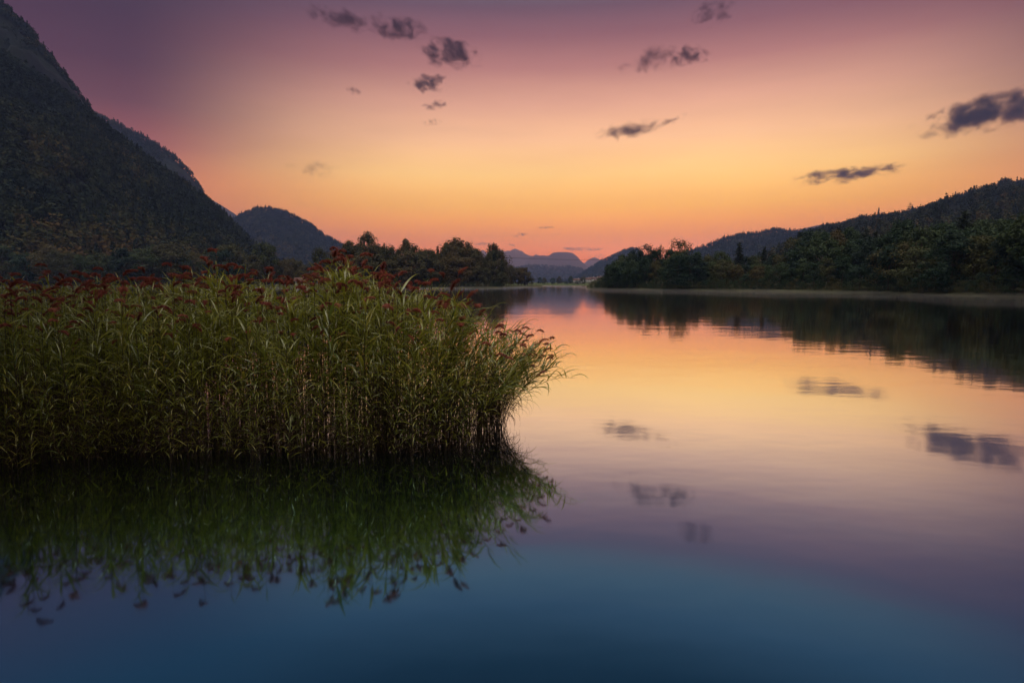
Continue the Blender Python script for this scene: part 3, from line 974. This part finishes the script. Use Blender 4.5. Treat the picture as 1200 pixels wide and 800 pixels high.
RM = {'stem': M_stem, 'leaves': M_reed_leaf, 'dry_leaves': M_reed_dry, 'plume': M_plume}
KINDS = {}
for kind, plume, lean, cnt in (('plumed', True, 0.06, 9), ('plain', False, 0.08, 8), ('lean', True, 1.0, 7), ('leanplain', False, 1.1, 7), ('shoot', False, 0.22, 6), ('sprawl', False, 0.95, 7)):
    KINDS[kind] = []
    for i in range(cnt):
        g = make_reed(100 + i * 13 + len(kind) * 101, plume, lean * (0.35 + 1.0 * i / cnt), shoot=kind == 'shoot', height=1.15 if kind == 'sprawl' else 2.0)
        KINDS[kind].append((g, {k: mesh_np(k, v, q, mats=(RM[k],), smooth=True) for k, (v, q) in g.items()}))

FRONT = [(-260, 6.0), (0, 6.5), (120, 6.7), (250, 6.8), (400, 6.9), (500, 7.0), (560, 7.3), (604, 8.2)]
BACK = [(-260, 9.5), (0, 11.0), (200, 11.0), (400, 10.5), (500, 9.8), (560, 9.2), (604, 8.6)]
TOPH = [(-260, 1.98), (0, 2.02), (110, 1.95), (190, 2.02), (255, 2.16), (305, 1.95), (345, 2.02), (400, 2.3), (440, 2.1), (480, 1.96), (512, 2.0), (542, 1.74), (575, 1.62), (604, 1.45)]

spots = []
for i in range(1150):
    x = random.uniform(-200, 575)
    Y = lerp_pts(FRONT, x) + random.uniform(-0.25, 0.9) * (1 if i % 3 else 2.2)
    spots.append((Y - lerp_pts(FRONT, x) + 0.3 + (0.0 if x > -30 else 5), x, (x - CX) / F * Y / CP, Y, random.uniform(0.35, 1.25), 'shoot'))
for i in range(2050):
    x = random.uniform(-260, 590)
    f, b = lerp_pts(FRONT, x), lerp_pts(BACK, x)
    Y = f + (b - f) * random.random() ** 0.85
    hgt = lerp_pts(TOPH, x) * (random.uniform(0.72, 1.0) if random.random() < 0.6 else random.uniform(0.9, 1.03))
    lean = x > 515 + random.uniform(-45, 50)
    kind = ('lean' if random.random() < 0.45 else 'leanplain') if lean else ('plumed' if random.random() < 0.52 else 'plain')
    hgt *= 1 + 0.13 * fbm(x / 100.0, Y * 0.7, 0.5, 90)
    if fbm(x / 100.0, Y, 0.34, 120) < -0.2 and random.random() < 0.5:
        continue
    hgt *= 1.05 if kind == 'plumed' else 1.0
    hgt -= 0.42 * (1 - min(1, (Y - f) / 2.1)) * random.uniform(0.5, 1.1)
    if x > 470 and random.random() < min(0.55, 0.1 + (x - 470) / 200):
        continue
    X = (x - CX) / F * Y / CP
    spots.append((Y - f + (0.0 if x > -30 else 5), x, X, Y, hgt, kind))
# the open fan at the lakeward end: each reed leans farther out and lower than its neighbour
for i in range(72):
    u = random.random()
    x = 500 + 92 * u
    f, b = lerp_pts(FRONT, min(x, 604)), lerp_pts(BACK, min(x, 604))
    Y = f + 0.1 + (b - f) * random.random() * 0.8
    low = u > 0.45 and random.random() < 0.45
    kind = 'lean' if random.random() < 0.4 and not low else 'leanplain'
    spots.append((Y - f - 2.0, x, (x - CX) / F * Y / CP, Y, random.uniform(0.7, 1.25) if low else (1.95 - 0.55 * u) * random.uniform(0.78, 1.06), kind))
for i in range(22):
    x = random.uniform(490, 588)
    f, b = lerp_pts(FRONT, x), lerp_pts(BACK, x)
    Y = f + random.random() * max(0.3, b - f) * 0.8
    spots.append((Y - f - 2.0, x, (x - CX) / F * Y / CP, Y, random.uniform(1.5, 2.1), 'sprawl'))
spots.sort()
LAB = {'sprawl': ('low reed sprawling outward with leaves arching just over the water', 'sprawling reeds at the lakeward end'),
       'shoot': ('short leafy young reed shoot at the waterside foot of the dense bed', 'short shoots along the foot of the reed bed'),
       'plumed': ('upright green reed with a drooping rust-red plume in the dense bed', 'plumed reeds of the dense bed'),
       'plain': ('green reed without a plume, long leaves drooping at the bed front', 'plumeless reeds of the dense bed'),
       'lean': ('plumed reed leaning out over the open water at the bed end', 'plumed reeds leaning over the open water'),
       'leanplain': ('plumeless leafy reed leaning out over the open water', 'plumeless reeds leaning over the open water')}
# keep individuals where they show most: the front of the bed and the end of it, and the tallest plumed ones along the top
front_idx = [i for i, s in enumerate(spots) if s[0] < 5]
score = sorted(front_idx, key=lambda i: spots[i][0] * (0.45 if spots[i][5] in ('lean', 'leanplain', 'sprawl') else 1.0) - (1.0 if spots[i][5] == 'plumed' and spots[i][4] > 2.0 else 0))
single = set(score[:298])


def place_reed(kind, var, X, Y, hgt, rz, label, group):
    e = link('reed', None, loc=(X, Y, 0))
    e.rotation_euler = (random.gauss(0, 0.06), random.gauss(0, 0.06), rz)
    s = hgt / 2.0
    e.scale = (s, s, s)
    tag(e, label, 'reed', group)
    for k, me in KINDS[kind][var][1].items():
        link({'leaves': 'foliage', 'dry_leaves': 'dry_foliage'}.get(k, k), me, e)
    return e


rest = {k: [] for k in RM}
for i, (fd, x, X, Y, hgt, kind) in enumerate(spots):
    var = random.randrange(len(KINDS[kind]))
    if kind.startswith('lean'):
        nk = len(KINDS[kind])
        var = min(nk - 1, max(0, int(nk * ((x - 500) / 115 + random.uniform(-0.3, 0.3)))))
    rz = jit(0.9) if kind == 'sprawl' else jit(0.7) if kind.startswith('lean') else random.uniform(0, 6.28)
    if i in single:
        place_reed(kind, var, X, Y, hgt, rz, *LAB[kind])
    else:
        ca, sa, s = math.cos(rz), math.sin(rz), hgt / 2.0
        for k, (v, q) in KINDS[kind][var][0].items():
            if kind == 'plumed' and k == 'plume' and fd > 2.5 and random.random() < 0.4:
                continue
            vv = np.stack([(v[:, 0] * ca - v[:, 1] * sa) * s + X, (v[:, 0] * sa + v[:, 1] * ca) * s + Y, v[:, 2] * s], 1)
            rest[k].append((vv, q))
# named solitary reeds
e = place_reed('plumed', 3, *[at(517, 420, 7.9)[k] for k in (0, 1)], 2.12, 2.6, 'tallest lone plume nodding above the wood line, well clear of its neighbours', None)
# dead straws crossing the foot of the bed
for i in range(1300):
    x = random.uniform(-100, 586)
    f, b = lerp_pts(FRONT, min(x, 604)), lerp_pts(BACK, min(x, 604))
    Y = f + (b - f) * random.random() ** 1.6 - 0.1
    X = (x - CX) / F * Y / CP
    h_ = random.uniform(0.25, 1.2)
    a, ln = random.uniform(0, 6.28), abs(random.gauss(0, 0.42 if x < 500 else 0.12)) + 0.05
    rest['stem'].append(join([tube([(X, Y, -0.1), (X + math.cos(a) * ln * 0.4, Y + math.sin(a) * ln * 0.4, h_ * 0.55), (X + math.cos(a) * ln, Y + math.sin(a) * ln, h_)], [0.004, 0.0035, 0.002], 4)]))
bed = link('reed_bed', None, loc=(0, 0, 0))
tag(bed, 'crowded mass of reeds and dead straw filling the bed behind its front stems', 'reed bed', None, 'stuff')
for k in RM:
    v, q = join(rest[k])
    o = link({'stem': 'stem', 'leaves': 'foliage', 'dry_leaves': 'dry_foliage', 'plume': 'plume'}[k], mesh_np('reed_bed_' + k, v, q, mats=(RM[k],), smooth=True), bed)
    o['kind'] = 'stuff'

# ------------------------------------------------------------------ clouds
def cloud_mat(name, dens, sx, sy, thr):
    m, nt, out = new_mat(name)
    L = nt.links
    tcn = N(nt, 'ShaderNodeTexCoord')
    ln = N(nt, 'ShaderNodeVectorMath', operation='LENGTH')
    L.new(tcn.outputs['Object'], ln.inputs[0])
    oi = N(nt, 'ShaderNodeObjectInfo')
    mp = N(nt, 'ShaderNodeMapping')
    mp.inputs['Scale'].default_value = (sx, 1.5, sy)
    L.new(tcn.outputs['Object'], mp.inputs['Vector'])
    cmb = N(nt, 'ShaderNodeCombineXYZ')
    L.new(math_n(nt, 'MULTIPLY', oi.outputs['Random'], 40.0), cmb.inputs[0])
    L.new(math_n(nt, 'MULTIPLY', oi.outputs['Random'], 17.0), cmb.inputs[2])
    L.new(cmb.outputs[0], mp.inputs['Location'])
    nz = N(nt, 'ShaderNodeTexNoise', Scale=1.0, Detail=5.0, Roughness=0.6, Distortion=0.3)
    L.new(mp.outputs[0], nz.inputs['Vector'])
    # solid in the middle, ragged towards the rim
    body = math_n(nt, 'SUBTRACT', math_n(nt, 'ADD', math_n(nt, 'MULTIPLY', nz.outputs['Fac'], 3.4), thr - 1.06), ln.outputs['Value'])
    d = math_n(nt, 'MULTIPLY', math_n(nt, 'POWER', math_n(nt, 'MULTIPLY', body, 0.6, clamp=True), 1.5), dens)
    rim = math_n(nt, 'MULTIPLY', math_n(nt, 'SUBTRACT', 1.0, ln.outputs['Value']), 3.0, clamp=True)
    vol = N(nt, 'ShaderNodeVolumePrincipled')
    vol.inputs['Color'].default_value = (0.07, 0.03, 0.05, 1)
    vol.inputs['Anisotropy'].default_value = 0.3
    L.new(math_n(nt, 'MULTIPLY', d, rim), vol.inputs['Density'])
    L.new(vol.outputs[0], out.inputs['Volume'])
    return m


def icosphere(sub=3):
    import bmesh
    bm = bmesh.new()
    bmesh.ops.create_icosphere(bm, subdivisions=sub, radius=1.0)
    me = bpy.data.meshes.new('cloud')
    bm.to_mesh(me)
    bm.free()
    return me


CL = [  # x, y, half width, half height, tilt, opacity, threshold, altitude, label
    (404, 23, 62, 15, 10, 1.8, 0.06, 2200, 'long thin dusky cloud leading into the dark pair high in the sky'),
    (466, 33, 40, 19, 5, 2.6, 0.12, 2200, 'dark purple puff at the end of the long thin cloud'),
    (528, 63, 44, 21, 8, 2.8, 0.12, 2200, 'darkest round puff below the dark one at the long cloud end'),
    (502, 98, 30, 14, -4, 2.6, 0.06, 2200, 'small dark puff under the darkest round puff'),
    (511, 123, 24, 7, -8, 1.5, 0.0, 2200, 'thin wisp just under the small dark puff'),
    (505, 143, 16, 7, 0, 0.8, -0.05, 2200, 'faintest tiny wisp lowest below the puffs'),
    (413, 106, 16, 7, 10, 1.0, -0.03, 2200, 'tiny faint cloud scrap apart from the dark puffs'),
    (837, 15, 32, 19, -10, 1.4, 0.02, 2200, 'soft smudged cloud cut near the top edge of the sky'),
    (768, 70, 54, 19, -6, 1.2, 0.0, 2200, 'wide pale mauve cloud veil high in the middle'),
    (806, 65, 32, 15, 5, 2.2, 0.05, 2200, 'darker puff at the end of the wide pale veil'),
    (733, 153, 52, 14, -6, 2.0, 0.05, 2000, 'ragged mauve cloud floating over the middle of the lake'),
    (785, 142, 30, 6, -14, 1.0, -0.02, 2000, 'thin tail drifting up from the ragged mauve cloud'),
    (1168, 130, 92, 25, -7, 2.8, 0.30, 2000, 'largest dark cloud bank cut by the right edge of sky'),
    (992, 205, 66, 12, -2, 2.8, 0.12, 1800, 'dark lens-shaped cloud above the wooded hillside'),
    (1036, 198, 36, 6, -9, 1.4, 0.02, 1800, 'thin streak trailing off the lens-shaped cloud'),
    (672, 291.5, 26, 3.6, 3, 1.6, 0.05, 1500, 'low grey streak right above the far dome mountain'),
    (695, 292.5, 22, 3, -4, 1.2, 0.03, 1500, 'low grey streak beside the one over the dome mountain'),
    (640, 266.5, 17, 2.6, -2, 1.1, 0.03, 1500, 'small high streak above the far peaks'),
    (610, 275, 13, 3.6, -10, 1.2, 0.03, 1500, 'short tilted streak in the orange sky above the jagged crest'),
    (567, 286, 24, 2.6, 2, 1.3, 0.03, 1500, 'thin flat streak just above the lakeward end of the wood'),
    (600, 287, 9, 2.6, -5, 1.0, 0.03, 1500, 'tiny streak between the flat streak and far peaks'),
    (372, 199, 44, 14, 6, 0.35, 0.0, 1800, 'faint pinkish veil cloud above the wooded knoll'),
    (700, 300, 18, 5, 8, 0.6, 0.0, 1500, 'faint smudge of cloud low over the dome mountain foot'),
]
ico = icosphere()
for x, y, hw, hh, tilt, op, thr, alt, lb in CL:
    r_, u_ = (x - CX) / F, -(y - CY) / F
    vy, vz = CP + u_ * SP, -SP + u_ * CP
    Y = (alt - CAM_Z) / vz * vy
    P = at(x, y, Y)
    k = (P - cam.location).length / math.sqrt(F * F + (x - CX) ** 2 + (y - CY) ** 2)   # metres per pixel
    a, c = hw * k, hh * k
    b = max(a * 0.35, c)
    me = ico.copy()
    me.materials.append(cloud_mat('dusk_cloud', 9.0 * op / (2 * b), 2.6 * max(1.0, hw / 48), 2.0 * max(1.0, hh / 19) * max(0.6, hh / hw * 1.6), thr))
    o = link('cloud', me, loc=P)
    o.scale = (a, b, c)
    o.rotation_euler = (0, R(tilt), -math.atan2(P.x, P.y))
    tag(o, lb, 'cloud', 'clouds in the dusk sky')

# ------------------------------------------------------------------ haze and mist
def vol_mat(name, dens, col, aniso=0.0):
    m, nt, out = new_mat(name)
    v = N(nt, 'ShaderNodeVolumePrincipled', Density=dens)
    v.inputs['Color'].default_value = (*col, 1)
    v.inputs['Anisotropy'].default_value = aniso
    nt.links.new(v.outputs[0], out.inputs['Volume'])
    return m


bv, bq = box(-7000, 7000, -600, 9600, -5.0, 760)
hz = link('haze', mesh_np('haze', bv, bq, mats=(vol_mat('haze_air', 0.000095, (0.34, 0.43, 0.84)),)))
tag(hz, 'thin lilac evening haze filling the valley', 'haze', None, 'stuff')


fv, fq = box(-3600, 3600, 3700, 9400, -4.6, 640)
tag(link('mist', mesh_np('mist', fv, fq, mats=(vol_mat('valley_mist', 0.00012, (1.0, 0.74, 0.76), 0.65),))), 'pale lilac mist veiling the far peaks at the end of the valley', 'mist', None, 'stuff')


def mist_sheet(name, edge, depth0, z1, mat, label):
    """Low closed layer of mist lying on the water, its top gently uneven."""
    xs = np.linspace(edge[0][0], edge[-1][0], 60)
    top, bot = [], []
    nr = 8
    for x in xs:
        Y1 = lerp_pts(edge, x)
        for j in range(nr):
            Y = Y1 * (depth0 + (1 - depth0) * j / (nr - 1))
            X = (x - CX) / F / CP * Y
            e = math.sin(math.pi * (j + 0.25) / (nr - 0.5)) ** 0.5
            top.append((X, Y, 0.08 + z1 * e * max(0.02, 0.6 + 0.9 * fbm(X, Y, 14, 71))))
            bot.append((X, Y, 0.04))
    V = top + bot
    n, q = len(xs), []
    o = len(top)
    for i in range(n - 1):
        for j in range(nr - 1):
            a, b, c, d = i * nr + j, (i + 1) * nr + j, (i + 1) * nr + j + 1, i * nr + j + 1
            q += [(a, b, c, d), (o + a, o + d, o + c, o + b)]
        q += [(i * nr, o + i * nr, o + (i + 1) * nr, (i + 1) * nr), (i * nr + nr - 1, (i + 1) * nr + nr - 1, o + (i + 1) * nr + nr - 1, o + i * nr + nr - 1)]
    for j in range(nr - 1):
        q += [(j, j + 1, o + j + 1, o + j), ((n - 1) * nr + j, o + (n - 1) * nr + j, o + (n - 1) * nr + j + 1, (n - 1) * nr + j + 1)]
    ob = link(name, mesh_np(name, V, q, mats=(mat,)))
    tag(ob, label, 'mist', None, 'stuff')
    return ob


M_mist = vol_mat('water_mist', 0.0032, (0.97, 0.88, 0.86), 0.6)
mist_sheet('mist', [(250, 262), (470, 261), (600, 300), (640, 500), (686, 400), (692, 214), (800, 169), (950, 138), (1080, 105), (1200, 83), (1400, 60)], 0.66, 0.85, M_mist, 'pale evening mist lying on the far water along the shores')

# ------------------------------------------------------------------ render settings
scene.render.engine = 'CYCLES'
scene.render.resolution_x, scene.render.resolution_y = 1024, 682
cy = scene.cycles
cy.use_denoising = True
cy.max_bounces = 8
cy.diffuse_bounces = 2
cy.glossy_bounces = 3
cy.transmission_bounces = 4
cy.transparent_max_bounces = 8
cy.volume_bounces = 1
cy.volume_step_rate = 1.0
cy.use_adaptive_sampling = True
cy.adaptive_threshold = 0.01
cy.caustics_reflective = False
vs = scene.view_settings
scene.display_settings.display_device = 'sRGB'
vs.view_transform = 'Standard'
vs.look = 'None'
vs.exposure = 0.0
vs.gamma = 1.0
vs.use_curve_mapping = False
